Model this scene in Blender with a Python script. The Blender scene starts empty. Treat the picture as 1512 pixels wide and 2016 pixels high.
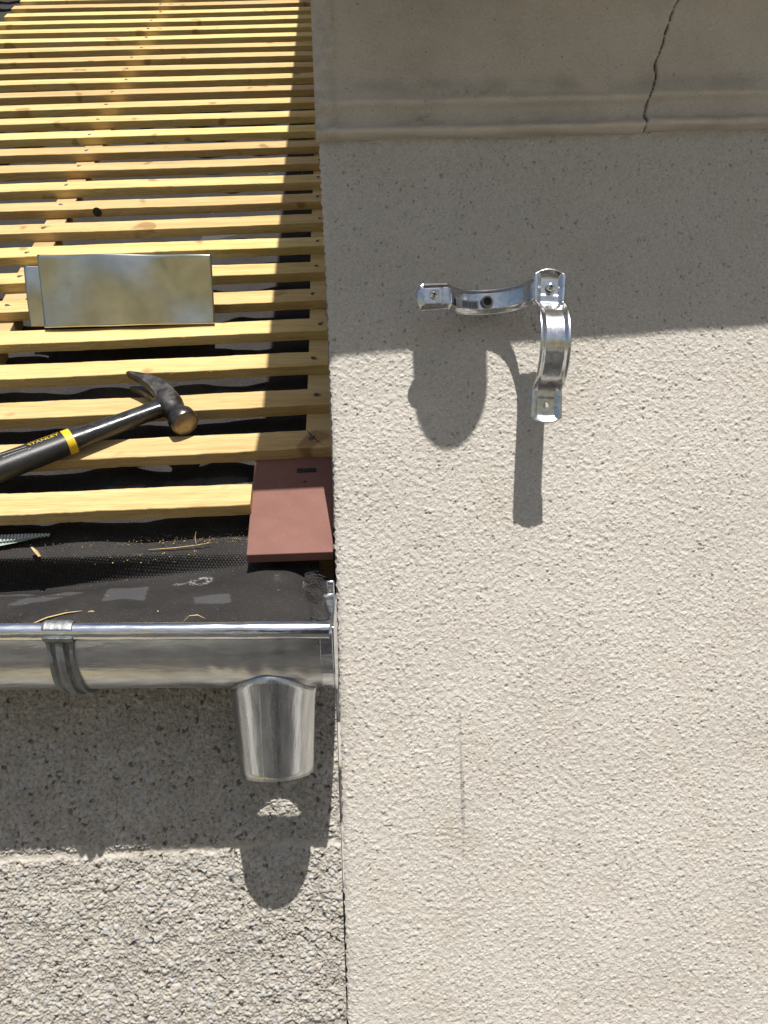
import bpy, bmesh, math, random
import numpy as np
from mathutils import Vector, Matrix
rad = math.radians
SC = bpy.context.scene
COL = SC.collection
rng = np.random.default_rng(7)
random.seed(7)

# ------------------------------------------------------------------ camera
# eye is the origin height (z = 0); the rendered wall is the plane y = 0, its
# left corner is x = 0, y grows away from the viewer.
YAW, PITCH, ROLL = .0341, -.0211, -.0363
EYE = Vector((.0244, -.9806, 0))
fw = Vector((math.sin(YAW)*math.cos(PITCH), math.cos(YAW)*math.cos(PITCH), -math.sin(PITCH)))
rt = Vector((math.cos(YAW), -math.sin(YAW), 0))
up = rt.cross(fw)
r2 = math.cos(ROLL)*rt + math.sin(ROLL)*up
u2 = -math.sin(ROLL)*rt + math.cos(ROLL)*up
cam = bpy.data.cameras.new('camera')
cam.sensor_fit = 'VERTICAL'; cam.sensor_height = 24; cam.lens = 24*1694/2016
cam.clip_start = .02; cam.clip_end = 2000
co = bpy.data.objects.new('camera', cam); COL.objects.link(co)
m = Matrix((r2, u2, -fw)).transposed().to_4x4(); m.translation = EYE
co.matrix_world = m
SC.camera = co

# ------------------------------------------------------------------ light
LDIR = Vector((-.16, 1.0, -1.66)).normalized()          # way the light travels
SUN_EL = math.asin(-LDIR.z)
SUN_AZ = math.atan2(-LDIR.x, -LDIR.y)                    # from +y towards +x
sun = bpy.data.lights.new('sun', 'SUN'); sun.energy = 4.8; sun.angle = rad(.53); sun.color = (1, .965, .91)
so = bpy.data.objects.new('sun', sun); COL.objects.link(so)
so.rotation_euler = LDIR.to_track_quat('-Z', 'Y').to_euler()
so.location = (1, -3, 5)
W = bpy.data.worlds.new('World'); SC.world = W; W.use_nodes = True
nt = W.node_tree; nt.nodes.clear()
sky = nt.nodes.new('ShaderNodeTexSky'); sky.sky_type = 'NISHITA'; sky.sun_disc = False
sky.sun_elevation = SUN_EL; sky.sun_rotation = SUN_AZ; sky.dust_density = 2.0; sky.air_density = 1.0
bg = nt.nodes.new('ShaderNodeBackground'); bg.inputs[1].default_value = .062
wo = nt.nodes.new('ShaderNodeOutputWorld')
nt.links.new(sky.outputs[0], bg.inputs[0]); nt.links.new(bg.outputs[0], wo.inputs[0])
SC.view_settings.view_transform = 'Standard'; SC.view_settings.look = 'None'
SC.view_settings.gamma = 1; SC.view_settings.exposure = .46
SC.view_settings.use_curve_mapping = False
SC.cycles.max_bounces = 8
SC.cycles.sample_clamp_indirect = 6
SC.cycles.caustics_reflective = True

# ------------------------------------------------------------------ roof frame
AL = .7777
CA, SA = math.cos(AL), math.sin(AL)
U = np.array([0, CA, SA]); N = np.array([0, -SA, CA]); O = np.array([0, .1472, .1352])
XA = np.array([1., 0, 0])
def RP(x, s, o):
    """point from roof coordinates: along the eave, up the slope, off the batten-top plane"""
    return O + XA*x + U*s + N*o
def RPa(x, s, o):
    x, s, o = np.broadcast_arrays(np.asarray(x, float), np.asarray(s, float), np.asarray(o, float))
    return O + x[..., None]*XA + s[..., None]*U + o[..., None]*N

# ------------------------------------------------------------------ helpers
def link(name, me, mat=None, parent=None):
    o = bpy.data.objects.new(name, me); COL.objects.link(o)
    if mat is not None: me.materials.append(mat)
    if parent is not None: o.parent = parent
    return o
def tag(o, label=None, cat=None, group=None, kind=None):
    if label: o['label'] = label
    if cat: o['category'] = cat
    if group: o['group'] = group
    if kind: o['kind'] = kind
    return o
def empty(name, loc=(0, 0, 0)):
    o = bpy.data.objects.new(name, None); COL.objects.link(o); o.empty_display_size = .03
    return o
class MB:
    def __init__(s): s.v = []; s.f = []
    def add(s, V, F):
        b = len(s.v); s.v += [tuple(map(float, p)) for p in V]; s.f += [tuple(b+i for i in f) for f in F]
    def grid(s, P, close_u=False, close_v=False):
        """P: array n x m x 3 of points"""
        P = np.asarray(P); n, m_ = P.shape[:2]; F = []
        for i in range(n if close_u else n-1):
            for j in range(m_ if close_v else m_-1):
                a = i*m_+j; b = ((i+1) % n)*m_+j; c = ((i+1) % n)*m_+(j+1) % m_; d = i*m_+(j+1) % m_
                F.append((a, b, c, d))
        s.add(P.reshape(-1, 3), F)
    def ring_sweep(s, rings, caps=True):
        """rings: list of closed rings (k x 3)"""
        R_ = np.asarray(rings); k = R_.shape[1]; F = []
        for i in range(len(R_)-1):
            for j in range(k):
                F.append((i*k+j, i*k+(j+1) % k, (i+1)*k+(j+1) % k, (i+1)*k+j))
        if caps:
            F.append(tuple(reversed(range(k)))); F.append(tuple((len(R_)-1)*k+j for j in range(k)))
        s.add(R_.reshape(-1, 3), F)
    def tube(s, pts, r, seg=10, caps=True, flat=1.0):
        pts = [np.asarray(p, float) for p in pts]; n = len(pts)
        r = [r]*n if np.isscalar(r) else r
        rings = []; ref = None
        for i in range(n):
            t = pts[min(i+1, n-1)]-pts[max(i-1, 0)]; t /= np.linalg.norm(t)+1e-12
            if ref is None:
                ref = np.cross(t, [0, 0, 1.]) if abs(t[2]) < .9 else np.cross(t, [1., 0, 0])
            a = ref-t*np.dot(ref, t); a /= np.linalg.norm(a); ref = a; b = np.cross(t, a)
            th = np.arange(seg)*2*math.pi/seg
            rings.append(pts[i]+r[i]*(np.cos(th)[:, None]*a+flat*np.sin(th)[:, None]*b))
        s.ring_sweep(rings, caps)
    def box(s, lo, hi, T=None):
        V = [(x, y, z) for x in (lo[0], hi[0]) for y in (lo[1], hi[1]) for z in (lo[2], hi[2])]
        if T: V = [T(*p) for p in V]
        s.add(V, [(0, 1, 3, 2), (4, 6, 7, 5), (0, 4, 5, 1), (2, 3, 7, 6), (0, 2, 6, 4), (1, 5, 7, 3)])
    def build(s, name, mat, parent=None, smooth=True, bevel=0, seg=2, solid=0, offset=-1, subsurf=0, angle=40):
        me = bpy.data.meshes.new(name); me.from_pydata(s.v, [], s.f); me.update()
        bm = bmesh.new(); bm.from_mesh(me); bmesh.ops.remove_doubles(bm, verts=bm.verts, dist=1e-6)
        bmesh.ops.recalc_face_normals(bm, faces=bm.faces); bm.to_mesh(me); bm.free()
        o = link(name, me, mat, parent)
        if smooth:
            me.polygons.foreach_set('use_smooth', [True]*len(me.polygons)); me.set_sharp_from_angle(angle=rad(angle))
        if solid:
            md = o.modifiers.new('solid', 'SOLIDIFY'); md.thickness = solid; md.offset = offset
        if bevel:
            md = o.modifiers.new('bevel', 'BEVEL'); md.width = bevel; md.segments = seg; md.limit_method = 'ANGLE'; md.angle_limit = rad(35)
        if subsurf:
            md = o.modifiers.new('sub', 'SUBSURF'); md.levels = subsurf; md.render_levels = subsurf
        return o
def gridmesh(name, P, mat, parent=None, attrs=None, uv=None, smooth=True, keep=None):
    """big regular grid through numpy"""
    n, m_ = P.shape[:2]
    me = bpy.data.meshes.new(name)
    idx = np.arange(n*m_).reshape(n, m_)
    q = np.stack([idx[:-1, :-1], idx[:-1, 1:], idx[1:, 1:], idx[1:, :-1]], -1).reshape(-1, 4)
    if keep is not None: q = q[keep.reshape(-1)]
    me.vertices.add(n*m_); me.vertices.foreach_set('co', P.reshape(-1).astype(np.float32))
    me.loops.add(q.size); me.loops.foreach_set('vertex_index', q.reshape(-1).astype(np.int32))
    me.polygons.add(len(q)); me.polygons.foreach_set('loop_start', (np.arange(len(q))*4).astype(np.int32))
    me.polygons.foreach_set('loop_total', np.full(len(q), 4, np.int32))
    if smooth: me.polygons.foreach_set('use_smooth', np.ones(len(q), bool))
    for k, a in (attrs or {}).items():
        at = me.attributes.new(k, 'FLOAT', 'POINT'); at.data.foreach_set('value', a.reshape(-1).astype(np.float32))
    if uv is not None:
        l = me.uv_layers.new(name='UVMap'); l.data.foreach_set('uv', uv.reshape(-1, 2)[q.reshape(-1)].reshape(-1).astype(np.float32))
    me.update(calc_edges=True); me.validate()
    return link(name, me, mat, parent)
def smooth_noise(shape, lam, r=rng, aniso=(1, 1)):
    """band limited noise with wavelength lam in samples, unit std"""
    w = r.standard_normal(shape); F = np.fft.rfft2(w)
    ky = np.fft.fftfreq(shape[0])[:, None]*aniso[0]; kx = np.fft.rfftfreq(shape[1])[None]*aniso[1]
    k = np.hypot(ky, kx); k0 = 1/lam
    g = np.exp(-((np.log((k+1e-9)/k0))**2)/(2*.42**2))
    x = np.fft.irfft2(F*g, s=shape); return x/x.std()
def voronoi(X, Y, cell, r, jit=.9):
    """F1, F2 distance and a random value of the nearest seed (X, Y arrays)"""
    i0 = np.floor(X/cell).astype(int); j0 = np.floor(Y/cell).astype(int)
    ni, nj = i0.max()-i0.min()+5, j0.max()-j0.min()+5; oi, oj = i0.min()-2, j0.min()-2
    sx = (np.arange(ni)[:, None]+oi+.5+jit*(r.random((ni, nj))-.5))*cell
    sy = (np.arange(nj)[None]+oj+.5+jit*(r.random((ni, nj))-.5))*cell
    val = r.random((ni, nj)); wgt = .75+.5*r.random((ni, nj))
    F1 = np.full(X.shape, 9.); F2 = np.full(X.shape, 9.); V = np.zeros(X.shape)
    for a in (-1, 0, 1):
        for b in (-1, 0, 1):
            ii = i0-oi+a; jj = j0-oj+b
            d = np.hypot(X-sx[ii, jj], Y-sy[ii, jj])*wgt[ii, jj]
            c = d < F1; F2 = np.where(c, F1, np.minimum(F2, d)); V = np.where(c, val[ii, jj], V); F1 = np.where(c, d, F1)
    return F1, F2, V
def text_mesh(body, size):
    cu = bpy.data.curves.new('t', 'FONT'); cu.body = body; cu.size = size; cu.align_x = 'LEFT'; cu.resolution_u = 2
    o = bpy.data.objects.new('t', cu); COL.objects.link(o)
    dg = bpy.context.evaluated_depsgraph_get(); me = bpy.data.meshes.new_from_object(o.evaluated_get(dg))
    bpy.data.objects.remove(o); bpy.data.curves.remove(cu)
    V = np.array([v.co[:] for v in me.vertices]); F = [tuple(p.vertices) for p in me.polygons]
    bpy.data.meshes.remove(me); return V, F

# ------------------------------------------------------------------ materials
class Mat:
    def __init__(s, name, base=(.5, .5, .5), rough=.6, metal=0., spec=.5):
        s.m = bpy.data.materials.new(name); s.m.use_nodes = True; s.t = s.m.node_tree; s.n = s.t.nodes
        s.b = s.n['Principled BSDF']; s.b.inputs['Base Color'].default_value = (*base, 1)
        s.b.inputs['Roughness'].default_value = rough; s.b.inputs['Metallic'].default_value = metal
        s.b.inputs['Specular IOR Level'].default_value = spec
    def node(s, t, **kw):
        n = s.n.new(t)
        for k, v in kw.items():
            if k in n.inputs: n.inputs[k].default_value = v
            else: setattr(n, k, v)
        return n
    def l(s, a, b): s.t.links.new(a, b)
    def coord(s, which='Object', scale=(1, 1, 1), rot=(0, 0, 0)):
        c = s.node('ShaderNodeTexCoord'); mp = s.node('ShaderNodeMapping'); mp.inputs['Scale'].default_value = scale
        mp.inputs['Rotation'].default_value = rot
        s.l(c.outputs[which], mp.inputs[0]); return mp.outputs[0]
    def noise(s, vec, scale, detail=3, rough=.55, dist=0.):
        n = s.node('ShaderNodeTexNoise'); n.inputs['Scale'].default_value = scale; n.inputs['Detail'].default_value = detail
        n.inputs['Roughness'].default_value = rough; n.inputs['Distortion'].default_value = dist
        s.l(vec, n.inputs['Vector']); return n.outputs['Fac']
    def ramp(s, fac, stops):
        r = s.node('ShaderNodeValToRGB'); e = r.color_ramp.elements
        while len(e) < len(stops): e.new(.5)
        for el, (p, c) in zip(e, stops):
            el.position = p; el.color = (*c, 1) if not np.isscalar(c) else (c, c, c, 1)
        s.l(fac, r.inputs[0]); return r.outputs[0]
    def mix(s, fac, a, b, mode='MIX'):
        n = s.node('ShaderNodeMix', data_type='RGBA', blend_type=mode)
        for sock, v in ((n.inputs[0], fac), (n.inputs[6], a), (n.inputs[7], b)):
            if hasattr(v, 'is_linked'): s.l(v, sock)
            elif np.isscalar(v): sock.default_value = v
            else: sock.default_value = (*v, 1)
        return n.outputs[2]
    def math(s, op, a, b=0., c=0.):
        n = s.node('ShaderNodeMath', operation=op)
        for i, v in enumerate((a, b, c)):
            if hasattr(v, 'is_linked'): s.l(v, n.inputs[i])
            else: n.inputs[i].default_value = v
        return n.outputs[0]
    def attr(s, name):
        return s.node('ShaderNodeAttribute', attribute_name=name).outputs['Fac']
    def bump(s, h, dist, strength=1., prev=None):
        n = s.node('ShaderNodeBump'); n.inputs['Strength'].default_value = strength; n.inputs['Distance'].default_value = dist
        s.l(h, n.inputs['Height'])
        if prev is not None: s.l(prev, n.inputs['Normal'])
        s.l(n.outputs[0], s.b.inputs['Normal']); return n.outputs[0]
    def col(s, c): s.l(c, s.b.inputs['Base Color'])
    def rgh(s, c): s.l(c, s.b.inputs['Roughness'])

def mat_render():
    a = Mat('rough_render', rough=.95, spec=.1); v = a.coord()
    big = a.ramp(a.noise(v, 5, 4, .6), [(.3, (.52, .487, .435)), (.72, (.583, .55, .497))])
    fine = a.ramp(a.noise(v, 620, 2, .7), [(.3, .80), (.6, 1.0), (.8, 1.1)])
    c = a.mix(1., big, fine, 'MULTIPLY')
    c = a.mix(1., c, a.ramp(a.attr('tone'), [(0, .88), (.5, 1.), (1, 1.08)]), 'MULTIPLY'); c = a.mix(a.math('MULTIPLY', a.attr('pit_shade'), .5), c, (.17, .145, .12))  # shade of the small pits painted into the colour
    spk = a.ramp(a.noise(v, 430, 1, .5), [(.245, 1.), (.29, 0.)])
    c = a.mix(a.math('MULTIPLY', spk, .75), c, (.13, .11, .09))
    st = a.ramp(a.noise(v, 9, 3, .6, .4), [(.60, 0.), (.75, 1.)])
    c = a.mix(a.math('MULTIPLY', st, .18), c, (.45, .36, .24))
    c = a.mix(a.attr('mark'), c, (.10, .10, .115)); c = a.mix(a.attr('stain'), c, (.36, .29, .2))
    a.col(c); a.bump(a.noise(v, 560, 4, .7), .0012, .7); return a.m
def mat_cornice():
    a = Mat('moulded_stone', rough=.9, spec=.15); v = a.coord()
    c = a.ramp(a.noise(v, 7, 5, .62), [(.28, (.42, .375, .315)), (.5, (.51, .465, .40)), (.75, (.58, .54, .475))])
    c = a.mix(1., c, a.ramp(a.noise(v, 520, 2, .7), [(.3, .86), (.7, 1.06)]), 'MULTIPLY')
    spk = a.ramp(a.noise(v, 300, 1), [(.24, 1.), (.28, 0.)]); c = a.mix(a.math('MULTIPLY', spk, .6), c, (.14, .11, .085))
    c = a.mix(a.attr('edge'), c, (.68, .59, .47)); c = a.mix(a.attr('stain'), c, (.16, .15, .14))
    c = a.mix(a.attr('rust'), c, (.2, .1, .05)); c = a.mix(a.attr('crack'), c, (.03, .025, .02))
    a.col(c); a.bump(a.noise(v, 420, 3, .65), .0006, .5); return a.m
def mat_block():
    a = Mat('aggregate_block', rough=.95, spec=.1); v = a.coord()
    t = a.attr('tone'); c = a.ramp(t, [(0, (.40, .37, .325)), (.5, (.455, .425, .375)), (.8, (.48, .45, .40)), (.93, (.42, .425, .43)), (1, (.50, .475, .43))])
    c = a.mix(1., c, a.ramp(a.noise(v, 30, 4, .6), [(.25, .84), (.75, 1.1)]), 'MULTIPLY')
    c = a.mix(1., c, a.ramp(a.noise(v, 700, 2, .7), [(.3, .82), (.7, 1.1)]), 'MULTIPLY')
    c = a.mix(a.attr('pit_shade'), c, (.045, .038, .03)); c = a.mix(a.attr('mortar'), c, (.47, .42, .34))  # crevices between pebbles painted dark, as shade in the colour
    a.col(c); a.bump(a.noise(v, 600, 3, .6), .0008, .5); return a.m
def mat_wood(name, light, mid, dark, seed=0.):
    a = Mat(name, rough=.62, spec=.25); v = a.coord('Object')
    oi = a.node('ShaderNodeObjectInfo')
    off = a.node('ShaderNodeVectorMath', operation='SCALE'); off.inputs[0].default_value = (3.1, 7.7, 5.3)
    a.l(oi.outputs['Random'], off.inputs[3])
    ad = a.node('ShaderNodeVectorMath', operation='ADD'); a.l(v, ad.inputs[0]); a.l(off.outputs[0], ad.inputs[1])
    mp = a.node('ShaderNodeMapping'); mp.inputs['Scale'].default_value = (1, 22, 22); a.l(ad.outputs[0], mp.inputs[0])
    big = a.noise(mp.outputs[0], 3.2, 3, .55, .5)
    fib = a.node('ShaderNodeMapping'); fib.inputs['Scale'].default_value = (1, 30, 30); a.l(ad.outputs[0], fib.inputs[0])
    fibre = a.noise(fib.outputs[0], 26, 3, .6)
    c = a.ramp(big, [(.3, dark), (.5, mid), (.72, light)])
    c = a.mix(1., c, a.ramp(fibre, [(.3, .70), (.6, 1.05)]), 'MULTIPLY')
    patch = a.ramp(a.noise(ad.outputs[0], 14, 2, .5, .6), [(.60, 0.), (.74, 1.)])
    c = a.mix(a.math('MULTIPLY', patch, .35), c, (.52, .38, .18))
    kn = a.ramp(a.noise(ad.outputs[0], 21, 1, .4), [(.68, 0.), (.74, 1.)])
    c = a.mix(a.math('MULTIPLY', kn, .6), c, (.20, .10, .03))
    hsv = a.node('ShaderNodeHueSaturation')
    a.l(c, hsv.inputs['Color']); a.l(a.math('MULTIPLY_ADD', oi.outputs['Random'], .022, .489), hsv.inputs['Hue'])
    a.l(a.math('MULTIPLY_ADD', oi.outputs['Random'], .30, .80), hsv.inputs['Value'])
    a.col(hsv.outputs[0]); a.bump(fibre, .0006, .5); return a.m
def mat_felt():
    a = Mat('roofing_felt', rough=.68, spec=.28)
    uv = a.coord('UV'); v = a.coord()
    w1 = a.node('ShaderNodeTexWave', wave_type='BANDS', bands_direction='DIAGONAL'); w1.inputs['Scale'].default_value = 150; w1.inputs['Distortion'].default_value = .6; w1.inputs['Detail Scale'].default_value = 1.
    mp = a.node('ShaderNodeMapping'); mp.inputs['Rotation'].default_value = (0, 0, rad(82)); a.l(uv, mp.inputs[0])
    w2 = a.node('ShaderNodeTexWave', wave_type='BANDS', bands_direction='DIAGONAL'); w2.inputs['Scale'].default_value = 150; w2.inputs['Distortion'].default_value = .6
    a.l(uv, w1.inputs[0]); a.l(mp.outputs[0], w2.inputs[0])
    weave = a.math('MULTIPLY', w1.outputs['Fac'], w2.outputs['Fac'])
    c = a.ramp(a.noise(v, 14, 4, .6), [(.3, (.019, .0175, .017)), (.7, (.036, .033, .031))])
    c = a.mix(1., c, a.ramp(weave, [(.0, .72), (.7, 1.3)]), 'MULTIPLY')
    dust = a.ramp(a.noise(v, 520, 2, .6), [(.62, 0.), (.72, 1.)]); c = a.mix(a.math('MULTIPLY', dust, .5), c, (.17, .155, .13))
    c = a.mix(a.math('MULTIPLY', a.attr('print'), .55), c, (.095, .094, .10))
    fr = a.math('MULTIPLY', a.attr('scuff'), a.ramp(a.noise(v, 260, 3, .7), [(.48, 0.), (.58, 1.)]))
    c = a.mix(fr, c, (.36, .35, .34))
    a.col(c); n = a.bump(weave, .0012, .8); a.bump(a.noise(v, 330, 3, .6), .0009, .5, n); return a.m
def mat_metal(name, base, r0, r1, scale=9., stretch=(1, 1, 1), bump=.0004, spangle=0., tint=None):
    a = Mat(name, base, .3, 1.); v = a.coord('Object', stretch)
    n = a.noise(v, scale, 5, .62); a.rgh(a.ramp(n, [(.3, r0), (.7, r1)]))
    c = a.ramp(a.noise(v, scale*2.3, 4, .6), [(.3, tuple(x*.8 for x in base)), (.7, tuple(min(1, x*1.08) for x in base))])
    if spangle:
        vo = a.node('ShaderNodeTexVoronoi'); vo.inputs['Scale'].default_value = 240; a.l(v, vo.inputs['Vector'])
        c = a.mix(spangle, c, vo.outputs['Color'], 'OVERLAY')
        hs = a.node('ShaderNodeHueSaturation'); hs.inputs['Saturation'].default_value = .12; a.l(c, hs.inputs['Color']); c = hs.outputs[0]
    sm = a.ramp(a.noise(v, scale*5, 3, .7), [(.62, 0.), (.74, 1.)])
    c = a.mix(a.math('MULTIPLY', sm, .3), c, tuple(x*.5 for x in base))
    a.col(c); a.bump(a.noise(v, scale*1.6, 3, .5), bump*6, .35); return a.m
def plain(name, base, rough=.6, metal=0., var=.25, scale=60, bump=.0003, spec=.4):
    a = Mat(name, base, rough, metal, spec); v = a.coord()
    c = a.ramp(a.noise(v, scale, 4, .6), [(.25, tuple(x*(1-var) for x in base)), (.75, tuple(min(1, x*(1+var)) for x in base))])
    a.col(c); a.bump(a.noise(v, scale*6, 3, .6), bump, .5); return a.m
def mat_tile():
    a = Mat('clay_tile', rough=.78, spec=.3); v = a.coord()
    c = a.ramp(a.noise(v, 24, 5, .65), [(.3, (.165, .077, .061)), (.7, (.205, .100, .080))])
    c = a.mix(a.math('MULTIPLY', a.ramp(a.noise(v, 140, 3, .7), [(.6, 0.), (.72, 1.)]), .3), c, (.26, .14, .11))
    a.col(c); a.bump(a.noise(v, 420, 3, .65), .0004, .5); return a.m
def mat_steel_worn():
    a = Mat('hammer_steel', (.05, .048, .047), .34, .9); v = a.coord()
    c = a.ramp(a.noise(v, 70, 4, .65), [(.35, (.06, .057, .055)), (.58, (.11, .10, .092)), (.74, (.24, .20, .16))])
    a.col(c); a.rgh(a.ramp(a.noise(v, 45, 4, .6), [(.3, .24), (.7, .52)])); a.bump(a.noise(v, 160, 3, .6), .0005, .4); return a.m
def mat_ground():
    a = Mat('paved_yard', rough=.95, spec=.1); v = a.coord()
    c = a.ramp(a.noise(v, 1.1, 4, .6), [(.36, (.022, .022, .022)), (.5, (.06, .058, .055)), (.66, (.10, .095, .088))])
    pale = a.ramp(a.noise(v, .27, 2, .45), [(.53, 0.), (.55, 1.)]); c = a.mix(pale, c, (.36, .34, .30))
    dry = a.ramp(a.noise(v, .16, 2, .5), [(.60, 0.), (.63, 1.)]); c = a.mix(dry, c, (.30, .24, .09))
    a.col(c); return a.m
M_RENDER, M_CORN, M_BLOCK, M_FELT, M_TILE = mat_render(), mat_cornice(), mat_block(), mat_felt(), mat_tile()
M_BAT = mat_wood('batten_pine', (.66, .50, .235), (.60, .435, .185), (.52, .355, .135))
M_CB = mat_wood('counter_batten_pine', (.62, .46, .24), (.54, .385, .185), (.44, .30, .13))
M_RAFT = mat_wood('weathered_rafter', (.20, .13, .05), (.16, .10, .035), (.11, .07, .025))
M_ZINC = mat_metal('gutter_zinc', (.64, .65, .66), .22, .40, 11., (1.3, 5, 5))
M_OUT = mat_metal('outlet_zinc', (.60, .61, .62), .2, .34, 16., (4, 4, .35), .0003)
M_BEAD = mat_metal('bright_zinc_bead', (.78, .80, .84), .16, .28, 14., (1, 5, 5))
M_CAST = mat_metal('galvanised_cast', (.27, .28, .285), .5, .72, 50., (1, 1, 1), .0008)
M_SHEET = mat_metal('soaker_sheet', (.60, .58, .51), .14, .26, 10., (1, 1, 1), .0002)
M_CLIP = mat_metal('clip_galvanised', (.55, .575, .61), .16, .32, 30., (1, 1, 1), .0003, .25)
M_SCREW = mat_metal('screw_zinc', (.72, .73, .72), .2, .34, 60.)
M_NAIL = plain('nail_iron', (.09, .095, .11), .45, .8, .4, 200)
M_BLACK = plain('dark_socket', (.02, .02, .022), .5, .4)
M_STEEL = mat_steel_worn()
def mat_lacquer():
    a = Mat('black_lacquered_steel', (.016, .016, .018), .3, 0, .6); v = a.coord()
    c = a.ramp(a.noise(v, 120, 4, .7), [(.60, (.015, .015, .016)), (.70, (.05, .047, .043)), (.80, (.16, .13, .11))])
    a.col(c); a.rgh(a.ramp(a.noise(v, 60, 4, .65), [(.35, .2), (.7, .5)])); a.bump(a.noise(v, 150, 4, .6), .0006, .5); return a.m
M_LACQ = mat_lacquer()
M_RUB = plain('black_rubber_grip', (.02, .02, .021), .42, 0, .3, 90, .0004, .45)
M_YEL = plain('yellow_plastic', (.66, .44, .02), .45, 0, .12, 60)
M_FACE = mat_metal('worn_hammer_face', (.26, .22, .165), .36, .55, 70.)
M_PAPER = plain('label_paper', (.42, .44, .47), .5, 0, .06)
M_INK = plain('label_ink', (.02, .02, .022), .6, 0, .1)
M_CHIP = plain('fresh_wood_chip', (.50, .36, .17), .8, 0, .3, 200)
M_SCRAP = plain('ridged_plastic', (.34, .36, .35), .5, 0, .25, 40)
M_GREEN = plain('pale_green_plastic', (.26, .36, .28), .55, 0, .2, 40)
M_ROOFT = plain('upper_roof_tile', (.20, .10, .075), .85, 0, .25, 20)
M_BARK = plain('dark_knot', (.05, .032, .02), .85, 0, .4, 300, .0008)
M_GROUND = mat_ground()

# ------------------------------------------------------------------ setting: ground far below
g = MB(); n_ = 40
xs = np.linspace(-1, 1, n_)
GX, GY = np.meshgrid(np.sign(xs)*np.abs(xs)**3*600, np.sign(xs)*np.abs(xs)**3*600, indexing='ij')
g.grid(np.stack([GX, GY, np.full_like(GX, -3.3)+.0*GX], -1)); tag(g.build('ground', M_GROUND), kind='structure')
M_REFL_STRIP = plain('pale_reflection_strip', (.46, .44, .40), .9, 0, .12, 2)
g = MB()  # unseen pale strips, added as bright patches for the outlet to mirror
g.add([(-2.6, -1.0, -3.29), (-5.2, -.6, -3.29), (-30, -13, -3.29), (-19, -15.5, -3.29)], [(0, 1, 2, 3)])
g.add([(2.4, -1.4, -3.29), (24, -12, -3.29), (40, -6, -3.29), (4.6, -.4, -3.29)], [(0, 1, 2, 3)])
g.add([(-.7, -6.5, -3.29), (-.2, -6.5, -3.29), (-1.6, -24, -3.29), (-4.2, -24, -3.29)], [(0, 1, 2, 3)])
tag(g.build('path', M_REFL_STRIP, smooth=False), kind='structure')

# ------------------------------------------------------------------ unseen dry hillside, added to give the metal yellow reflections
def mat_hill():
    a = Mat('reflection_hillside', rough=.95, spec=.05); v = a.coord()
    c = a.ramp(a.noise(v, .09, 5, .6), [(.42, (.30, .25, .12)), (.50, (.36, .31, .17)), (.53, (.04, .05, .02)), (.62, (.05, .06, .025)), (.66, (.33, .28, .15))])
    a.col(c); return a.m
g = MB(); hx, hy = np.meshgrid(np.linspace(-220, 220, 60), np.linspace(-26, -200, 30), indexing='ij')
st_ = lambda t: (lambda u: u*u*(3-2*u))(np.clip(t, 0, 1))
hz = -3.25+25*st_((-hy-26)/120)*(1+.25*np.sin(hx*.03+1)+.12*np.sin(hx*.08+hy*.05))
g.grid(np.stack([hx, hy, hz], -1)); tag(g.build('reflection_hills', mat_hill()), kind='structure')

# ------------------------------------------------------------------ unseen photographer, added and widened to darken the metal's reflections
def skin_body(name, nodes, edges, mat, parent):
    me = bpy.data.meshes.new(name); me.from_pydata([n[:3] for n in nodes], edges, []); o = link(name, me, mat, parent)
    o.modifiers.new('skin', 'SKIN')
    for i, n in enumerate(nodes):
        d = me.skin_vertices[0].data[i]; d.radius = (n[3], n[4] if len(n) > 4 else n[3]); d.use_root = (i == 0)
    md = o.modifiers.new('sub', 'SUBSURF'); md.levels = 1; md.render_levels = 1; return o
M_CLOTH, M_SKIN, M_HAIR = plain('dark_workwear', (.022, .025, .035), .9, 0, .3, 30), plain('skin', (.38, .22, .15), .6, 0, .1, 30), plain('brown_hair', (.03, .02, .012), .7, 0, .3, 90)
me_ = empty('person'); tag(me_, 'unseen person in dark clothes, added behind the camera for the metal to mirror', 'person')
px_, py_, pz_ = .03, -1.24, .29
body = [(px_, py_, -.92, .21, .14), (px_, py_, -.70, .20, .14), (px_, py_, -.45, .23, .15), (px_, py_, -.28, .19, .12), (px_, py_, -.19, .07),
        (px_-.21, py_, -.31, .085), (px_-.27, py_+.05, -.58, .065), (px_-.10, py_+.17, -.36, .048), (px_+.21, py_, -.31, .085), (px_+.27, py_+.05, -.58, .065), (px_+.12, py_+.17, -.36, .048),
        (px_-.11, py_, -1.04, .125), (px_-.12, py_+.03, -1.44, .09), (px_-.12, py_-.02, -1.86, .065), (px_+.11, py_, -1.04, .125), (px_+.12, py_+.10, -1.40, .09), (px_+.12, py_+.0, -1.74, .065)]
body = [(q[0], q[1], q[2]+pz_)+tuple(q[3:]) for q in body]
skin_body('clothing', body, [(0, 1), (1, 2), (2, 3), (3, 4), (3, 5), (5, 6), (6, 7), (3, 8), (8, 9), (9, 10), (0, 11), (11, 12), (12, 13), (0, 14), (14, 15), (15, 16)], M_CLOTH, me_)
skin_body('head', [(px_, py_, -.18+pz_, .065), (px_, py_+.01, -.10+pz_, .075), (px_, py_+.015, -.03+pz_, .088, .10), (px_, py_+.005, .04+pz_, .080, .098), (px_, py_+.11, -.02+pz_, .018)], [(0, 1), (1, 2), (2, 3), (2, 4)], M_SKIN, me_)
b = MB(); b.grid(np.array([[(px_+.088*math.sin(t)*math.cos(f), py_-.006+.102*math.sin(t)*math.sin(f), .005+pz_+.118*math.cos(t)) for f in np.linspace(math.pi*.92, math.pi*2.08, 20)] for t in np.linspace(.02, 1.75, 12)])); b.build('hair', M_HAIR, me_)
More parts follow.
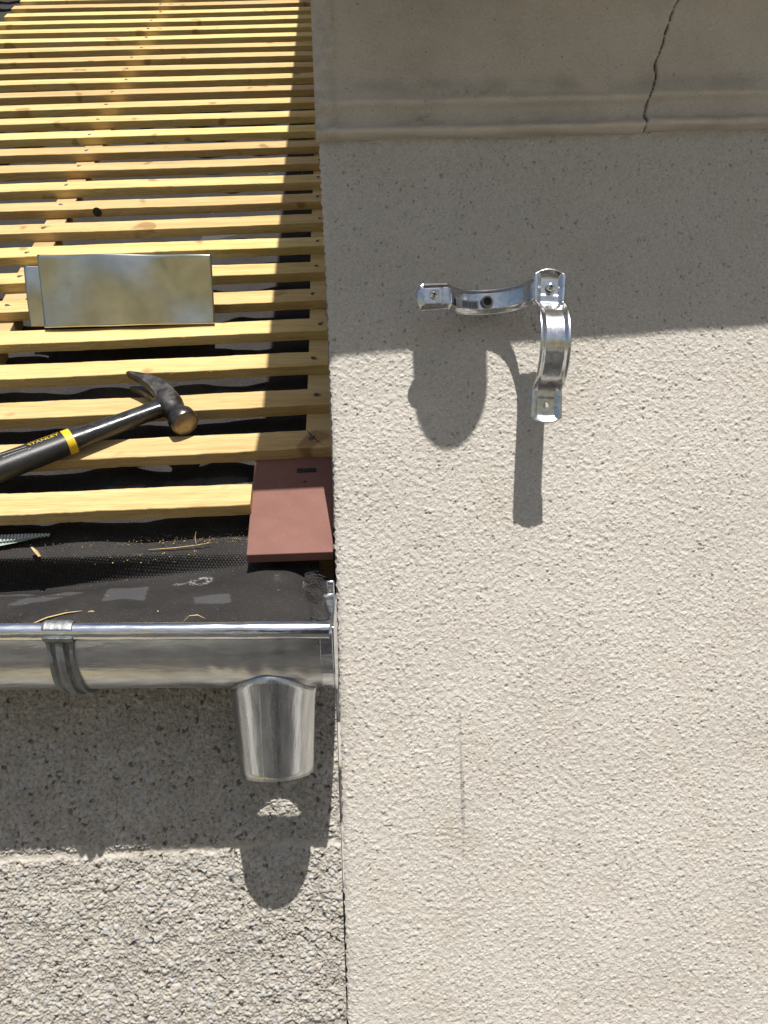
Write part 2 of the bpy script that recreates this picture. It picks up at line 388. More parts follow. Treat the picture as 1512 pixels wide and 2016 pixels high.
for sx_ in (-1, 1):
    hx_, hy_, hz_ = px_+sx_*.11, py_+.19, -.32+pz_
    skin_body('hand', [(hx_, hy_-.02, hz_-.02, .026, .018), (hx_-sx_*.01, hy_+.03, hz_+.035, .034, .016)]+[(hx_-sx_*(.018+.0), hy_+.045, hz_+.045+.018*k, .009) for k in range(4)]+[(hx_-sx_*.06, hy_+.055, hz_+.050+.018*k, .007) for k in range(4)]+[(hx_-sx_*.045, hy_+.0, hz_+.06, .009)],
              [(0, 1), (1, 2), (1, 3), (1, 4), (1, 5), (2, 6), (3, 7), (4, 8), (5, 9), (1, 10)], M_SKIN, me_)

# ------------------------------------------------------------------ rendered house (right)
house = empty('rendered_house')
tag(house, 'taller house with pale roughcast wall under a cracked stone cornice, right of the battened roof', 'house')
def wall_edge(z):                                      # the arris is not quite plumb
    return np.interp(z, [-.66, -.35, -.14, 0, .1, .2, .33, .46], [-.0045, -.002, .0004, .001, .002, .0017, .0003, -.002])
res = .00088
x1, z0, z1 = .60, -.66, .458
nx, nz = int(x1/res), int((z1-z0)/res)
TX, TZ = np.meshgrid(np.linspace(0, 1, nx), np.linspace(z0, z1, nz), indexing='xy')
ex = wall_edge(TZ); ragged = .0007*smooth_noise((nz, 8), 14)[:, :1]
WX = ex+ragged*np.exp(-TX*x1/.01)+TX*(x1-ex)
def blur(a, n=1):
    for _ in range(n):
        a = (np.roll(a, 1, 0)+2*a+np.roll(a, -1, 0))/4; a = (np.roll(a, 1, 1)+2*a+np.roll(a, -1, 1))/4
    return a
qx, qz = WX+.0005*smooth_noise(TX.shape, 8), TZ+.0005*smooth_noise(TX.shape, 8)
sst = lambda x, a, b: (lambda t: t*t*(3-2*t))(np.clip((x-a)/(b-a), 0, 1))
Fa, Fa2, Va = voronoi(qx, qz, .0038, np.random.default_rng(31), 1.)
Fb, Fb2, Vb = voronoi(qx+.31, qz+.17, .0023, np.random.default_rng(32), 1.)
la = sst((Fa2-Fa)/.0038, .0, .5)*np.clip(1.15-(Fa/.0036)**2, 0, 1)*np.where(Va > .45, .35+.75*Va, .0)
lbm = sst((Fb2-Fb)/.0023, .0, .6)*np.clip(1.1-(Fb/.0022)**2, 0, 1)*(.2+.8*Vb)
lost = (Vb < .020)
h = np.maximum(.00108*la, .00066*lbm+.00016)+.00009*smooth_noise(TX.shape, 2.6)+.00016*smooth_noise(TX.shape, 12)
h = np.where(lost, h-.0009*sst((Fb2-Fb)/.0023, 0, .4), h)
h = h-.0010+.00024*smooth_noise(TX.shape, 200)
tone = np.where(.00108*la > .00066*lbm+.00016, Va, Vb); wall_pit_shade = lost*sst((Fb2-Fb)/.0023, 0, .3)
edge_roll = .004*np.exp(-((WX-ex)/.0035)); 
mark = np.zeros_like(TX)
def stroke(xa, za, xb, zb, w, k):
    t = np.clip((za-TZ)/(za-zb), 0, 1); xc = xa+(xb-xa)*t
    on = (TZ < za) & (TZ > zb)
    return np.where(on, k*np.exp(-((WX-xc)/w)**2)*np.clip(.5+.55*(h/.0008+.4), 0, .85), 0)
for s_ in ((.1362, -.203, .1351, -.275, .0012, .95), (.1350, -.262, .1341, -.352, .0012, 1.), (.1371, -.277, .1352, -.352, .0011, 1.), (.1346, -.345, .1338, -.378, .0012, .9)):
    mark = np.maximum(mark, stroke(*s_))
stain = .30*np.exp(-((TZ-.4465)/.007)**2)*np.clip(.5+.5*smooth_noise(TX.shape, 40), 0, 1)+.06*np.clip(smooth_noise(TX.shape, 150)-.6, 0, 1)+.22*np.exp(-((WX-.118)/.012)**2-((TZ+.345)/.02)**2)+.12*np.exp(-((WX-.15)/.02)**2-((TZ+.24)/.03)**2)+.25*np.exp(-((WX-.14)/.015)**2-((TZ+.36)/.012)**2)
P = np.stack([WX, -h+edge_roll, TZ], -1)
gridmesh('wall', P, M_RENDER, house, {'mark': mark, 'stain': stain, 'tone': tone, 'pit_shade': wall_pit_shade}, smooth=False)
# the rest of the same wall, beyond the frame, and its return along the low roof
wl = MB()
wl.add([(x1, -.0003, -3.3), (3.2, -.0003, -3.3), (3.2, -.0003, .86), (x1, -.0003, .86)], [(0, 1, 2, 3)])
wl.add([(.0, .0015, -3.3), (x1, .0015, -3.3), (x1, .0015, z0), (-.0045, .0015, z0)], [(0, 1, 2, 3)])
wl.add([(.0005, .004, -3.3), (.0005, .004, .86), (.0005, 3.4, .86), (.0005, 3.4, -3.3)], [(0, 1, 2, 3)])
wl.add([(.0005, .004, .86), (.0005, 3.4, 4.2), (.0005, 3.4, .86)], [(0, 1, 2)])
wl.add([(.0005, .004, .60), (x1, .004, .60), (x1, .004, .86), (.0005, .004, .86)], [(0, 1, 2, 3)])
wl.build('side_wall', M_RENDER, house, smooth=False)

# cornice: moulded band with a rounded left end and a crack
prof = np.array([(.004, .4490), (-.006, .4500), (-.011, .4525), (-.0125, .4555), (-.011, .4590), (-.0065, .4625), (-.0055, .468), (-.006, .4760),
                 (-.0085, .4805), (-.0135, .4835), (-.0155, .4870), (-.0140, .4905), (-.0135, .495), (-.0155, .510), (-.0205, .530), (-.029, .553), (-.0395, .576), (-.0505, .60), (-.060, .632), (-.064, .68), (.004, .684)])
seglen = np.r_[0, np.cumsum(np.hypot(*np.diff(prof, axis=0).T))]
nv = 190; tv = np.linspace(0, seglen[-1]-.07, nv)
py = np.interp(tv, seglen, prof[:, 0]); pz = np.interp(tv, seglen, prof[:, 1])
ker = np.array([1, 2, 3, 2, 1])/9.; py = np.r_[py[:2], np.convolve(py, ker, 'valid'), py[-2:]]; pz = np.r_[pz[:2], np.convolve(pz, ker, 'valid'), pz[-2:]]
nxc = 430; xc = np.linspace(-.0045, .75, nxc)
CX, V_ = np.meshgrid(xc, np.arange(nv), indexing='xy')
CY = py[V_]; CZ = pz[V_]
crack_x = np.interp(CZ, [.44, .478, .513, .554, .588, .69], [.3730, .3795, .3868, .3965, .4115, .432])+.0011*smooth_noise((nv, 9), 40)[:, :1]+.0003*smooth_noise((nv, 9), 12)[:, :1]
dcr = CX-crack_x
cw = .0011*(1+.30*smooth_noise((nv, 9), 14)[:, :1]); groove = np.exp(-(dcr/np.clip(cw, .0007, .0026))**2)
right = 1/(1+np.exp(-dcr/.0006))
CZ = CZ+right*.0022+ .0003*smooth_noise(CX.shape, 90, aniso=(.15, 1))+.0014*(CX/.5)
rough_c = .00022*smooth_noise(CX.shape, 26)+.00020*smooth_noise(CX.shape, 5)+.0006*smooth_noise(CX.shape, 130)
rough_c = rough_c*(1+1.6/(1+np.exp((CX-.0205)/.0005)))+.0009/(1+np.exp((CX-.0205)/.0006)); CY = CY-rough_c+.0045*groove-.0006*right
endround = np.clip((.022-CX)/.026, 0, 1)**2; CY = CY*(1-.28*endround)+.002*endround
zone = (V_/nv)
edge = .55*np.exp(-((pz[V_]-.4545)/.0035)**2)+.40*np.exp(-((pz[V_]-.4865)/.003)**2)
edge *= np.clip(.75+.35*smooth_noise(CX.shape, 30), 0, 1)
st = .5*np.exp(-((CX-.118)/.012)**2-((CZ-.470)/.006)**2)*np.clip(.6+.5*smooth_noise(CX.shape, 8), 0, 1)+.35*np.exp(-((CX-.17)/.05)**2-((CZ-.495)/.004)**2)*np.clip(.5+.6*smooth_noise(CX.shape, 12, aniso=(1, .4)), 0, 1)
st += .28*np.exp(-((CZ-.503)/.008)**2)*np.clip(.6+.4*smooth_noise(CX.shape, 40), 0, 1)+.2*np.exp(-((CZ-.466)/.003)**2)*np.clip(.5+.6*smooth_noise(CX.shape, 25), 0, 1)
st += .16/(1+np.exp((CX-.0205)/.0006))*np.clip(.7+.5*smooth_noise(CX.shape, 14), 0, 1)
rust = .8*np.exp(-((CX-.437-.9*(CZ-.587))/.004)**2-((CZ-.587)/.004)**2)
gridmesh('cornice', np.stack([CX, CY, CZ], -1), M_CORN, house, {'edge': edge, 'stain': st, 'rust': rust, 'crack': np.clip(groove*1.3-.25, 0, 1)})
ce = MB(); pr = [(-.0045, a*.72+.002, b) for a, b in zip(py[::6], pz[::6])]
ce.add(pr+[(-.0045, .006, pz[-1]), (-.0045, .006, pz[0])], [tuple(range(len(pr)+2))]); ce.build('cornice_end', M_CORN, house, smooth=False)

# upper roof: overhanging eave and verge that shade the wall and the edge of the low roof
EY, EZ = -.245, .735
def UP(x, s, o):
    return np.array([x, EY+CA*s-SA*o, EZ+SA*s+CA*o])
ur = MB(); ur.box((-.033, 0, 0), (3.4, 4.2, .022), UP); ur.build('upper_roof', M_ROOFT, house, smooth=False)
UGX, UGY, UGZ, UGR = .1765, -.2280, .6965, .0600
def ugz(x): return .042*(x-.049)
ug = MB(); th = np.linspace(math.pi, 2*math.pi, 30); xs_ = np.array([-.041, .1, .2, 1, 2, 3.4])
ug.grid(np.array([[(x, UGY+UGR*math.cos(t), UGZ+ugz(x)+UGR*math.sin(t)) for t in th] for x in xs_]))
o = ug.build('upper_gutter', M_ZINC, house, solid=.001, offset=0)
b = MB(); b.tube([(x, UGY-UGR-.001, UGZ+ugz(x)+.002) for x in (-.041, 1, 3.4)], .0085, 16); b.build('upper_bead', M_ZINC, o)
b = MB(); b.ring_sweep([[(x, UGY+(UGR+.0015)*math.cos(t), UGZ+ugz(x)+(UGR+.0015)*math.sin(t)) for t in th] for x in (-.043, -.041)]); b.build('upper_end_cap', M_ZINC, o)
b = MB(); b.ring_sweep([[(UGX+r*math.cos(t), UGY+r*math.sin(t), z) for t in np.arange(48)*math.pi/24] for r, z in ((.0435, .66), (.0418, .538))], caps=False); b.build('upper_outlet', M_ZINC, o, solid=.001)

# ------------------------------------------------------------------ low house (left): block wall
low = empty('block_wall')
tag(low, 'grey pebbly aggregate block wall below the zinc gutter, left of the pale render', 'wall')
bx0, bx1, bz0, bz1 = -.52, -.0045, -.66, -.10
res = .00092
BX, BZ = np.meshgrid(np.arange(bx0, bx1, res), np.arange(bz0, bz1, res), indexing='xy')
wx = BX+.0007*smooth_noise(BX.shape, 9); wz = BZ+.0007*smooth_noise(BX.shape, 9)
F1, F2, tone = voronoi(wx, wz, .0060, rng, 1.); G1, G2, tone2 = voronoi(wx+.5, wz+.7, .0034, rng, 1.)
big = tone > .60                                         # larger pebbles sit in a finer matrix
sst = lambda x, a, b: (lambda t: t*t*(3-2*t))(np.clip((x-a)/(b-a), 0, 1))
dB = (F2-F1)/.0066; dS = (G2-G1)/.0040
hB = .0023*sst(dB, .02, .45)*np.clip(1-(F1/.0058)**2, 0, 1)+.0010*(tone-.8)*2.5
hS = .0017*sst(dS, .02, .55)*np.clip(1-(G1/.0034)**2, 0, 1)+.0013*(tone2-.5)
lost = (tone2 < .035)
hS = np.where(lost, -.0024, hS)
useB = big & (hB > hS-.0004)
hb = np.where(useB, hB, hS); tt = np.where(useB, (tone-.6)/.4*.5+.5, tone2*.75); d1 = np.where(useB, dB, dS)
hb += .0005*smooth_noise(BX.shape, 80)+.00025*smooth_noise(BX.shape, 20)+.00016*smooth_noise(BX.shape, 3)
pit_shade = np.where(useB, 0, lost*1.)
jz = -.3535+.0016*smooth_noise((1, BX.shape[1]), 30)[0:1]-.012*(BX+.03)*.0
joints = np.zeros_like(BX)
for zj in (-.3535, -.5585, -.1485):
    jl = zj+.0012*smooth_noise((3, BX.shape[1]), 40)[1:2]
    joints = np.maximum(joints, np.exp(-((BZ-jl)/.0042)**4))
jr = np.clip(.5+.5*smooth_noise(BX.shape, 22), 0, 1)
hb = hb*(1-.6*joints)-joints*(.0012+.0008*jr)
# ragged open joint line just above the mortar
hb -= .0018*np.exp(-((BZ+.3478-.0012*smooth_noise((3, BX.shape[1]), 25)[1:2])/.0011)**2)*np.clip(.5+.8*smooth_noise(BX.shape, 30), 0, 1)
P = np.stack([BX, .0105-hb*.9, BZ], -1)
crevice_shade = np.clip(np.exp(-(d1/.17)**2)*np.clip(.15+.38*smooth_noise(BX.shape, 9), 0, .65)+pit_shade*.4, 0, 1)*(1-.6*joints)
gridmesh('wall_face', P, M_BLOCK, low, {'tone': tt, 'pit_shade': crevice_shade, 'mortar': joints*.25})
bw = MB()
bw.add([(-4, .0125, -3.3), (bx0, .0125, -3.3), (bx0, .0125, -.085), (-4, .0125, -.085)], [(0, 1, 2, 3)])
bw.add([(bx0, .0125, -3.3), (bx1, .0125, -3.3), (bx1, .0125, bz0), (bx0, .0125, bz0)], [(0, 1, 2, 3)])
bw.add([(bx0, .0125, bz1), (bx1, .0125, bz1), (bx1, .0125, -.085), (bx0, .0125, -.085)], [(0, 1, 2, 3)])
bw.add([(bx1, .0125, -3.3), (bx1, .04, -3.3), (bx1, .04, -.085), (bx1, .0125, -.085)], [(0, 1, 2, 3)])
bw.build('wall_core', M_BLOCK, low, smooth=False)

# ------------------------------------------------------------------ low roof: felt, counter battens, battens
roof = empty('battened_roof')
tag(roof, 'open roof slope of yellow pine battens nailed over black felt, still waiting for its tiles', 'roof')
BT, CBT = .0164, .026
GA, BWID, SK = .0933, .0368, .0278
FELT_O = -BT-CBT
CBX = [(-.0365, .0375), (-.5382, .0375), (-.980, .0375), (-1.52, .0375)]
xf = np.r_[np.arange(-1.7, -.56, .012), np.arange(-.56, -.006, .0028), -.004]
sf = np.r_[np.arange(-.172, .75, .0032), np.arange(.75, 2.75, .014)]
FX, FS = np.meshgrid(xf, sf, indexing='xy')
def bay(x):                                            # sag between the counter battens
    c = [-1.52, -.980, -.5382, -.0365]
    out = np.zeros_like(x)
    for a, b in zip(c[:-1], c[1:]):
        t = np.clip((x-a-.0375)/(b-a-.0375), 0, 1); out = np.maximum(out, np.sin(np.pi*t)**.8)
    return out
r5 = np.random.default_rng(21)
def field(x, s, n, lo, hi):
    o = 0
    for _ in range(n):
        kx = r5.uniform(lo, hi)*r5.choice([-1, 1]); ks = r5.uniform(lo*.5, hi*.9); o = o+np.sin(kx*x+ks*s+r5.uniform(0, 6.3))
    return o/math.sqrt(n/2)
FO = FELT_O-.0045*bay(FX)+.0032*bay(FX)*field(FX, FS, 7, 14, 55)+.0006*field(FX, FS, 6, 60, 170)
FO = np.minimum(FO, -BT-.004)
lowfade = np.clip((FS+.172)/.05, 0, 1); FO = FO*lowfade+(FELT_O+.0005*field(FX, FS, 4, 20, 60))*(1-lowfade)
Pf = RPa(FX, FS, FO)
def patch(A, B, quads):                                # printed marks on the felt, in felt coordinates
    o = np.zeros_like(A)
    for (a0, a1, b0, b1, sh) in quads:
        o = np.maximum(o, ((A-sh*(B-b0) > a0) & (A-sh*(B-b0) < a1) & (B > b0) & (B < b1)).astype(float))
    return o
pr = patch(FX, FS, [(-.225, -.175, -.075, -.035, .1), (-.168, -.11, -.075, -.038, -.1), (-.30, -.25, -.08, -.05, .2), (-.18, -.11, .115, .165, .2), (-.42, -.36, .2, .25, .1), (-.27, -.20, .39, .44, .3), (-.17, -.12, .40, .45, .2), (-.36, -.31, .58, .63, .1), (-.25, -.18, .66, .72, .2)])
gridmesh('underlay_felt', Pf, M_FELT, roof, {'print': pr, 'scuff': np.zeros_like(FX)}, np.stack([FX, FS], -1))

# apron of the felt: over the fascia and down into the gutter
xa = np.r_[np.arange(-.80, -.46, .01), np.arange(-.46, -.0195, .0022)]
prL = np.array([(.0555, -.0145), (.0520, -.0165), (.0510, -.0200), (.0560, -.0290), (.0660, -.0420), (.0760, -.0580), (.0740, -.0640), (.0600, -.0655), (.030, -.0655), (-.01, -.0685), (-.055, -.0760), (-.085, -.0835), (-.106, -.0935)])
prR = np.array([(.0555, -.0145), (.0510, -.0175), (.0480, -.0220), (.0460, -.0260), (.0440, -.0300), (.0410, -.0345), (.0350, -.0385), (.0260, -.0430), (.006, -.0500), (-.022, -.0590), (-.060, -.0735), (-.085, -.0825), (-.104, -.0925)])
def catm(P_, t):
    P_ = np.vstack([2*P_[0]-P_[1], P_, 2*P_[-1]-P_[-2]]); i = np.clip(np.floor(t).astype(int), 0, len(P_)-4); f = (t-i)[:, None]
    a, b, c, d = P_[i], P_[i+1], P_[i+2], P_[i+3]
    return .5*(2*b+(c-a)*f+(2*a-5*b+4*c-d)*f**2+(3*b-a-3*c+d)*f**3)
na = 150; ta = np.linspace(0, len(prL)-1, na)
qL, qR = catm(prL, ta), catm(prR, ta)
AX, AI = np.meshgrid(xa, np.arange(na), indexing='xy')
wR = np.clip((AX+.40)/.32, 0, 1)**1.2
AY = qL[AI, 0]*(1-wR)+qR[AI, 0]*wR; AZ = qL[AI, 1]*(1-wR)+qR[AI, 1]*wR
s_arc = np.r_[0, np.cumsum(np.hypot(*np.diff(qR, axis=0).T))][AI]
low_w = np.clip((AI/na-.35)/.3, 0, 1)
bend = low_w*(.0022*field(AX, s_arc, 5, 10, 40)+.0005*field(AX, s_arc, 5, 60, 160))
AZ = AZ+bend-.0045*AX*0-.034*(AX+.1)*np.clip(AI/na, 0, 1)
notch = np.clip((-.318-AX)/.06, 0, 1.2)*np.clip((AI/na-.72)/.28, 0, 1)   # left part of the edge drops back
AY = AY+.055*notch; AZ = AZ-.010*notch
# right end turns up into a fold
rc = np.clip((AX+.066)/.046, 0, 1); AZ = AZ-.034*rc**2.2*np.clip(AI/na*1.6, 0, 1)*np.clip((1.08-AI/na)*2.2, 0, 1)
AXm = AX+.012*np.clip((AI/na-.55)/.2, 0, 1)*0
keepc = ~((AX > -.031+.006*np.sin(AI/9.)) & (AI/na > .60))
pr = patch(AX, s_arc, [(-.385, -.340, .072, .083, -.6), (-.327, -.287, .068, .084, -.6), (-.345, -.302, .090, .116, -.5), (-.262, -.215, .060, .108, .15), (-.155, -.115, .105, .13, .2)])
ov = np.hypot((AX+.157)/.0105, (AY-.027)/.0115); ov2 = np.hypot((AX+.181)/.006, (AY-.025)/.005)
scuff = np.exp(-((ov-1)/.28)**2)+.8*np.exp(-((ov2-.7)/.5)**2)
scuff += .25*np.exp(-((AX+.066)/.003)**2-((AY-.0)/.009)**2)
keep = (keepc[:-1, :-1] & keepc[1:, :-1] & keepc[:-1, 1:] & keepc[1:, 1:])
gridmesh('felt_apron', np.stack([AX, AY, AZ], -1), M_FELT, roof, {'print': pr, 'scuff': np.clip(scuff, 0, 1)}, np.stack([AX, s_arc], -1), keep=keep)
# frayed corner: folded tongue of felt and loose threads
ff = MB(); u_ = np.linspace(0, 1, 9); w_ = np.linspace(0, 1, 22)
UU, WW = np.meshgrid(u_, w_, indexing='xy')
ff.grid(np.stack([-.036+.027*UU+.003*np.sin(WW*7), .030-.078*WW+.006*UU, -.047-.030*WW-.010*WW**3-.007*np.sin(UU*2.6)-.004*UU], -1))
ff.build('folded_corner', M_FELT, roof, solid=.0012)
th = MB()
for i in range(34):
    w = random.random(); a = np.array([-.037+.003*random.random(), .030-.052*w, -.0455-.027*w+.0012])
    L_ = random.uniform(.012, .024); dz = random.uniform(-.006, .002); dy = random.uniform(-.006, .005)
    th.tube([a, a+np.array([L_*.5, dy*.3, .0025]), a+np.array([L_, dy, dz])], .00045, 5)
o = th.build('frayed_threads', M_FELT, roof)

# counter battens run up the slope
for (x, w) in CBX:
    b = MB(); ss = np.linspace(-.168, 2.7, 60); rings = []
    for s_ in ss:
        j = .0008*math.sin(s_*9+x*20)
        rings.append([RP(x+j, s_, -BT-.0004), RP(x+w+j, s_, -BT-.0004), RP(x+w+j, s_, FELT_O-.003), RP(x+j, s_, FELT_O-.003)])
    b.ring_sweep(rings); b.build('counter_batten', M_CB, roof, bevel=.0007, seg=1, smooth=False)
# rafter end showing under the eave tile, and the fascia board behind the gutter
b = MB(); b.box((-.0285, .0500, -.078), (-.0025, .13, -.0215)); b.build('rafter_end', M_RAFT, roof, bevel=.001, seg=1)
b = MB(); b.box((-3, .076, -.125), (-.030, .098, -.068)); b.build('fascia_board', M_RAFT, roof, bevel=.001, seg=1)

# battens
rb = np.random.default_rng(5)
XEND = -.986
nail_me = None
def nail_mesh():
    b = MB(); 
    b.ring_sweep([[(.0031*k*math.cos(t), .0031*k*math.sin(t), z) for t in np.arange(10)*math.pi/5] for k, z in ((1, 0), (1, .0007), (.8, .0010))])
    b.tube([(.001, 0, .0004), (.004, .0005, .0009), (.0065, .0012, .0003)], [.0009, .0006, .0002], 5)
    me = bpy.data.meshes.new('nail'); me.from_pydata(b.v, [], b.f); me.materials.append(M_NAIL); return me
nail_me = nail_mesh()
Rroof = Matrix((Vector(XA), Vector(U), Vector(N))).transposed()
def add_nail(x, s, off, par, sc=1.):
    o = bpy.data.objects.new('nail', nail_me); COL.objects.link(o); o.parent = par
    mm = Rroof.to_4x4(); mm = mm @ Matrix.Rotation(random.uniform(-.8, .8), 4, 'Z') @ Matrix.Rotation(random.uniform(-.2, .2), 4, 'X') @ Matrix.Scale(sc, 4)
    mm.translation = Vector(RP(x, s, off)); o.matrix_world = mm
battens = []
for k in range(0, 29):
    s0 = GA*(k-1) if k else -.1030
    w = BWID*(1+rb.uniform(-.03, .03)); th_ = BT*(1+rb.uniform(-.05, .06))
    xr = -.0025 if k else -.0995
    xl = XEND+rb.uniform(-.004, .004) if 4 <= k < 27 else (-.9 if k < 4 else -1.45)
    if k >= 20 or k < 20: pass
    sk = SK if k else .008
    xs_ = np.linspace(xl, xr, 130 if k < 14 else 70)
    ph = rb.uniform(0, 6.3, 8)
    top = .0007*np.sin(xs_*9+ph[0])+.0004*np.sin(xs_*31+ph[1])+.00025*np.sin(xs_*90+ph[2])
    frt = .0007*np.sin(xs_*8+ph[3])+.0005*np.sin(xs_*27+ph[4])+.0003*np.sin(xs_*110+ph[5])
    rough = rb.normal(0, .00018, (len(xs_), 2))
    ht = .0006*np.sin(xs_*7+ph[6])
    rings = []
    for i, x in enumerate(xs_):
        sa = s0+sk*x+top[i]+rough[i, 0]; sb = s0+sk*x-w+frt[i]+rough[i, 1]
        rings.append([RP(x, sa, ht[i]), RP(x, sb+.0006, ht[i]), RP(x, sb, ht[i]-.0008), RP(x, sb+.0004, -th_), RP(x, sa, -th_)])
    if k == 0:                                          # its sawn right end is slightly chewed
        pass
    mb = MB(); mb.ring_sweep(rings); o = mb.build('batten', M_BAT, roof, smooth=False)
    battens.append(o)
    nx_ = {1: -.0285, 2: -.0225, 3: -.0275, 4: -.018, 5: -.031, 6: -.026}
    if k:
        x = nx_.get(k, -.022+rb.uniform(-.006, .006)); add_nail(x, s0+sk*x-w*rb.uniform(.4, .62), .0004, o, 1.15 if k < 5 else .9)
    x = -.520+rb.uniform(-.014, .008); add_nail(x, s0+sk*x-w*rb.uniform(.35, .65), .0005, o)
    if k == 1:
        c = MB(); c.tube([RP(-.034, s0-.002, .0003), RP(-.029, s0-.012, .0003), RP(-.022, s0-.022, .0003), RP(-.0125, s0-.034, .0003)], [.0004, .001, .0007, .0003], 5); c.build('split', M_BARK, o)
    if k == 9:
        c = MB(); q = s0+sk*-.44-w; rings = []
        for a, rr in ((0, .2), (.12, .75), (.3, 1.), (.6, 1.)):
            rings.append([np.array(RP(-.441+.0085*rr*math.cos(t), q-.0018+.002*a, -.006+.0092*rr*math.sin(t))) for t in np.arange(12)*math.pi/6])
        c.ring_sweep(rings); c.build('knot', M_BARK, o)

# ------------------------------------------------------------------ eave tile
tile = MB(); TO = -.0150
tx0, tx1, ts0, ts1 = -.1012, -.0020, -.2085, -.030
def TP(x, s, o): return RP(x, s, TO+o-.00*s)
def ringt(s_, o): return
nxT, nsT = 26, 30
TXg, TSg = np.meshgrid(np.linspace(tx0, tx1, nxT), np.linspace(ts0, ts1, nsT), indexing='xy')
camber = -.0012*((TSg-ts0)/.18-.5)**2*4
top = RPa(TXg, TSg, TO+camber); bot = RPa(TXg, TSg, TO+camber-.0135)
tile.grid(top); tile.grid(bot)
per = [(0, j) for j in range(nxT)]+[(i, nxT-1) for i in range(1, nsT)]+[(nsT-1, j) for j in range(nxT-2, -1, -1)]+[(i, 0) for i in range(nsT-2, 0, -1)]
tile.ring_sweep([[top[p] for p in per], [bot[p] for p in per]], caps=False)
to = tile.build('eave_tile', M_TILE, None, bevel=.0008, seg=2)
tag(to, 'dull red clay half tile laid at the eave against the pale wall', 'tile')
nb = MB(); nb.box((-.0465, -.0560, -.0006), (-.0225, -.0490, .0004), lambda a, b, c: RP(a, b-.012, TO+c+.0003)); nb.build('nib_slot', M_BLACK, to)
nb = MB(); nb.ring_sweep([[RP(-.0365+.0018*math.cos(t), -.0860+.0018*math.sin(t), TO+c-.0003) for t in np.arange(12)*math.pi/6] for c in (0, .0006)]); nb.build('nail_hole', M_BLACK, to)

# ------------------------------------------------------------------ gutter
gut = empty('gutter')
tag(gut, 'shiny half round zinc gutter with front bead, end cap and stub outlet along the eave', 'gutter')
YC, ZC, RG = -.0720, -.0985, .0625
def GZ(x): return -.034*(x+.0036)
GX0 = -.95
def gpath(n=40):
    th_ = np.linspace(math.pi, 2*math.pi, n)
    p = [(YC+RG*math.cos(t), ZC+RG*math.sin(t)) for t in th_]
    return np.array(p+[(YC+RG, ZC+.006), (YC+RG, ZC+.009), (YC+RG+.002, ZC+.011)])
gp_ = gpath(64)
xg = np.r_[np.arange(GX0, -.13, .02), np.arange(-.13, -.0155, .0016), -.0036]
GXX, GII = np.meshgrid(xg, np.arange(len(gp_)), indexing='xy')
dent = .0005*smooth_noise(GXX.shape, 22, np.random.default_rng(3))
Pg = np.stack([GXX, gp_[GII, 0], gp_[GII, 1]+GZ(GXX)-dent*.8], -1)
XO, YO, RO = -.0673, -.0715, .0425
YOB = -.0575                                             # the stub leans back towards the wall
hole = (np.hypot(GXX-XO, gp_[GII, 0]-YO-.004) < RO-.003) & (gp_[GII, 1] < ZC-.02)
keep = ~(hole[:-1, :-1] & hole[1:, :-1] & hole[:-1, 1:] & hole[1:, 1:])
o = gridmesh('trough', Pg, M_ZINC, gut, keep=keep); md = o.modifiers.new('solid', 'SOLIDIFY'); md.thickness = .0008; md.offset = 0
BY, BZ_ = YC-RG-.0015, -.0955
b = MB(); b.tube([(x, BY, BZ_+GZ(x)) for x in np.linspace(GX0, -.0045, 30)], .0088, 24); b.build('bead', M_BEAD, gut)
# collar and end cap
b = MB(); rings = []
cp = np.vstack([gpath(48)[:48], [(YC+RG, ZC+.012), (YC+RG, ZC+.029)]])
nrm = np.array([((p[0]-YC)/RG, (p[1]-ZC)/RG) if p[1] <= ZC+.001 else (1, 0) for p in cp])
out = cp+nrm*.0016; inn = cp-nrm*.0006
for x in (-.0140, -.0022):
    rings.append([(x, a, c) for a, c in out]+[(x, a, c) for a, c in inn[::-1]])
b.ring_sweep(rings); b.build('collar', M_BEAD, gut, bevel=.0004, seg=1)
b = MB(); lip = cp+nrm*.0026
b.ring_sweep([[(x, a, c) for a, c in lip]+[(x, YC-RG-.002, ZC+.006)] for x in (-.0022, .0002)]); b.build('end_cap', M_BEAD, gut, bevel=.0006, seg=2)
b = MB(); b.box((-.0105, YC+RG+.001, ZC+.028), (-.0015, YC+RG+.006, ZC+.044)); b.build('back_tab', M_BEAD, gut, bevel=.0015)
# outlet: tapered stub whose top is cut to the trough
def outlet_top(ph, r, extra=.0):
    y = YO-YC+r*math.sin(ph); return ZC-math.sqrt(max(RG*RG-y*y, 1e-6))+GZ(XO+r*math.cos(ph))+extra
b = MB(); rings = []; nseg = 64
zb = -.2520
for f in np.linspace(0, 1, 14):
    rg = []
    for j in range(nseg):
        ph = 2*math.pi*j/nseg; r = .0440-.0055*f+.0016*math.exp(-f*14)
        zt = outlet_top(ph, .0440, -.0003); rg.append((XO+r*math.cos(ph), YO+(YOB-YO)*f+r*math.sin(ph), zt+(zb-zt)*f))
    rings.append(rg)
b.ring_sweep(rings, caps=False); ot = b.build('outlet', M_OUT, gut, solid=.0009)
b = MB(); seam = [(XO+.0452*math.cos(p), YO+.0452*math.sin(p), outlet_top(p, .0452, -.0004)) for p in np.linspace(0, 2*math.pi, 65)]
b.tube(seam, .0011, 8, caps=False); b.build('outlet_seam', M_CAST, ot)
b = MB(); b.tube([(XO-.0100, YO+(YOB-YO)*f-math.sqrt((.0440-.0055*f)**2-.0001)+.0002, -.150+(zb+.151)*f) for f in np.linspace(.06, 1, 10)], .0006, 8); b.build('solder_line', M_ZINC, ot)
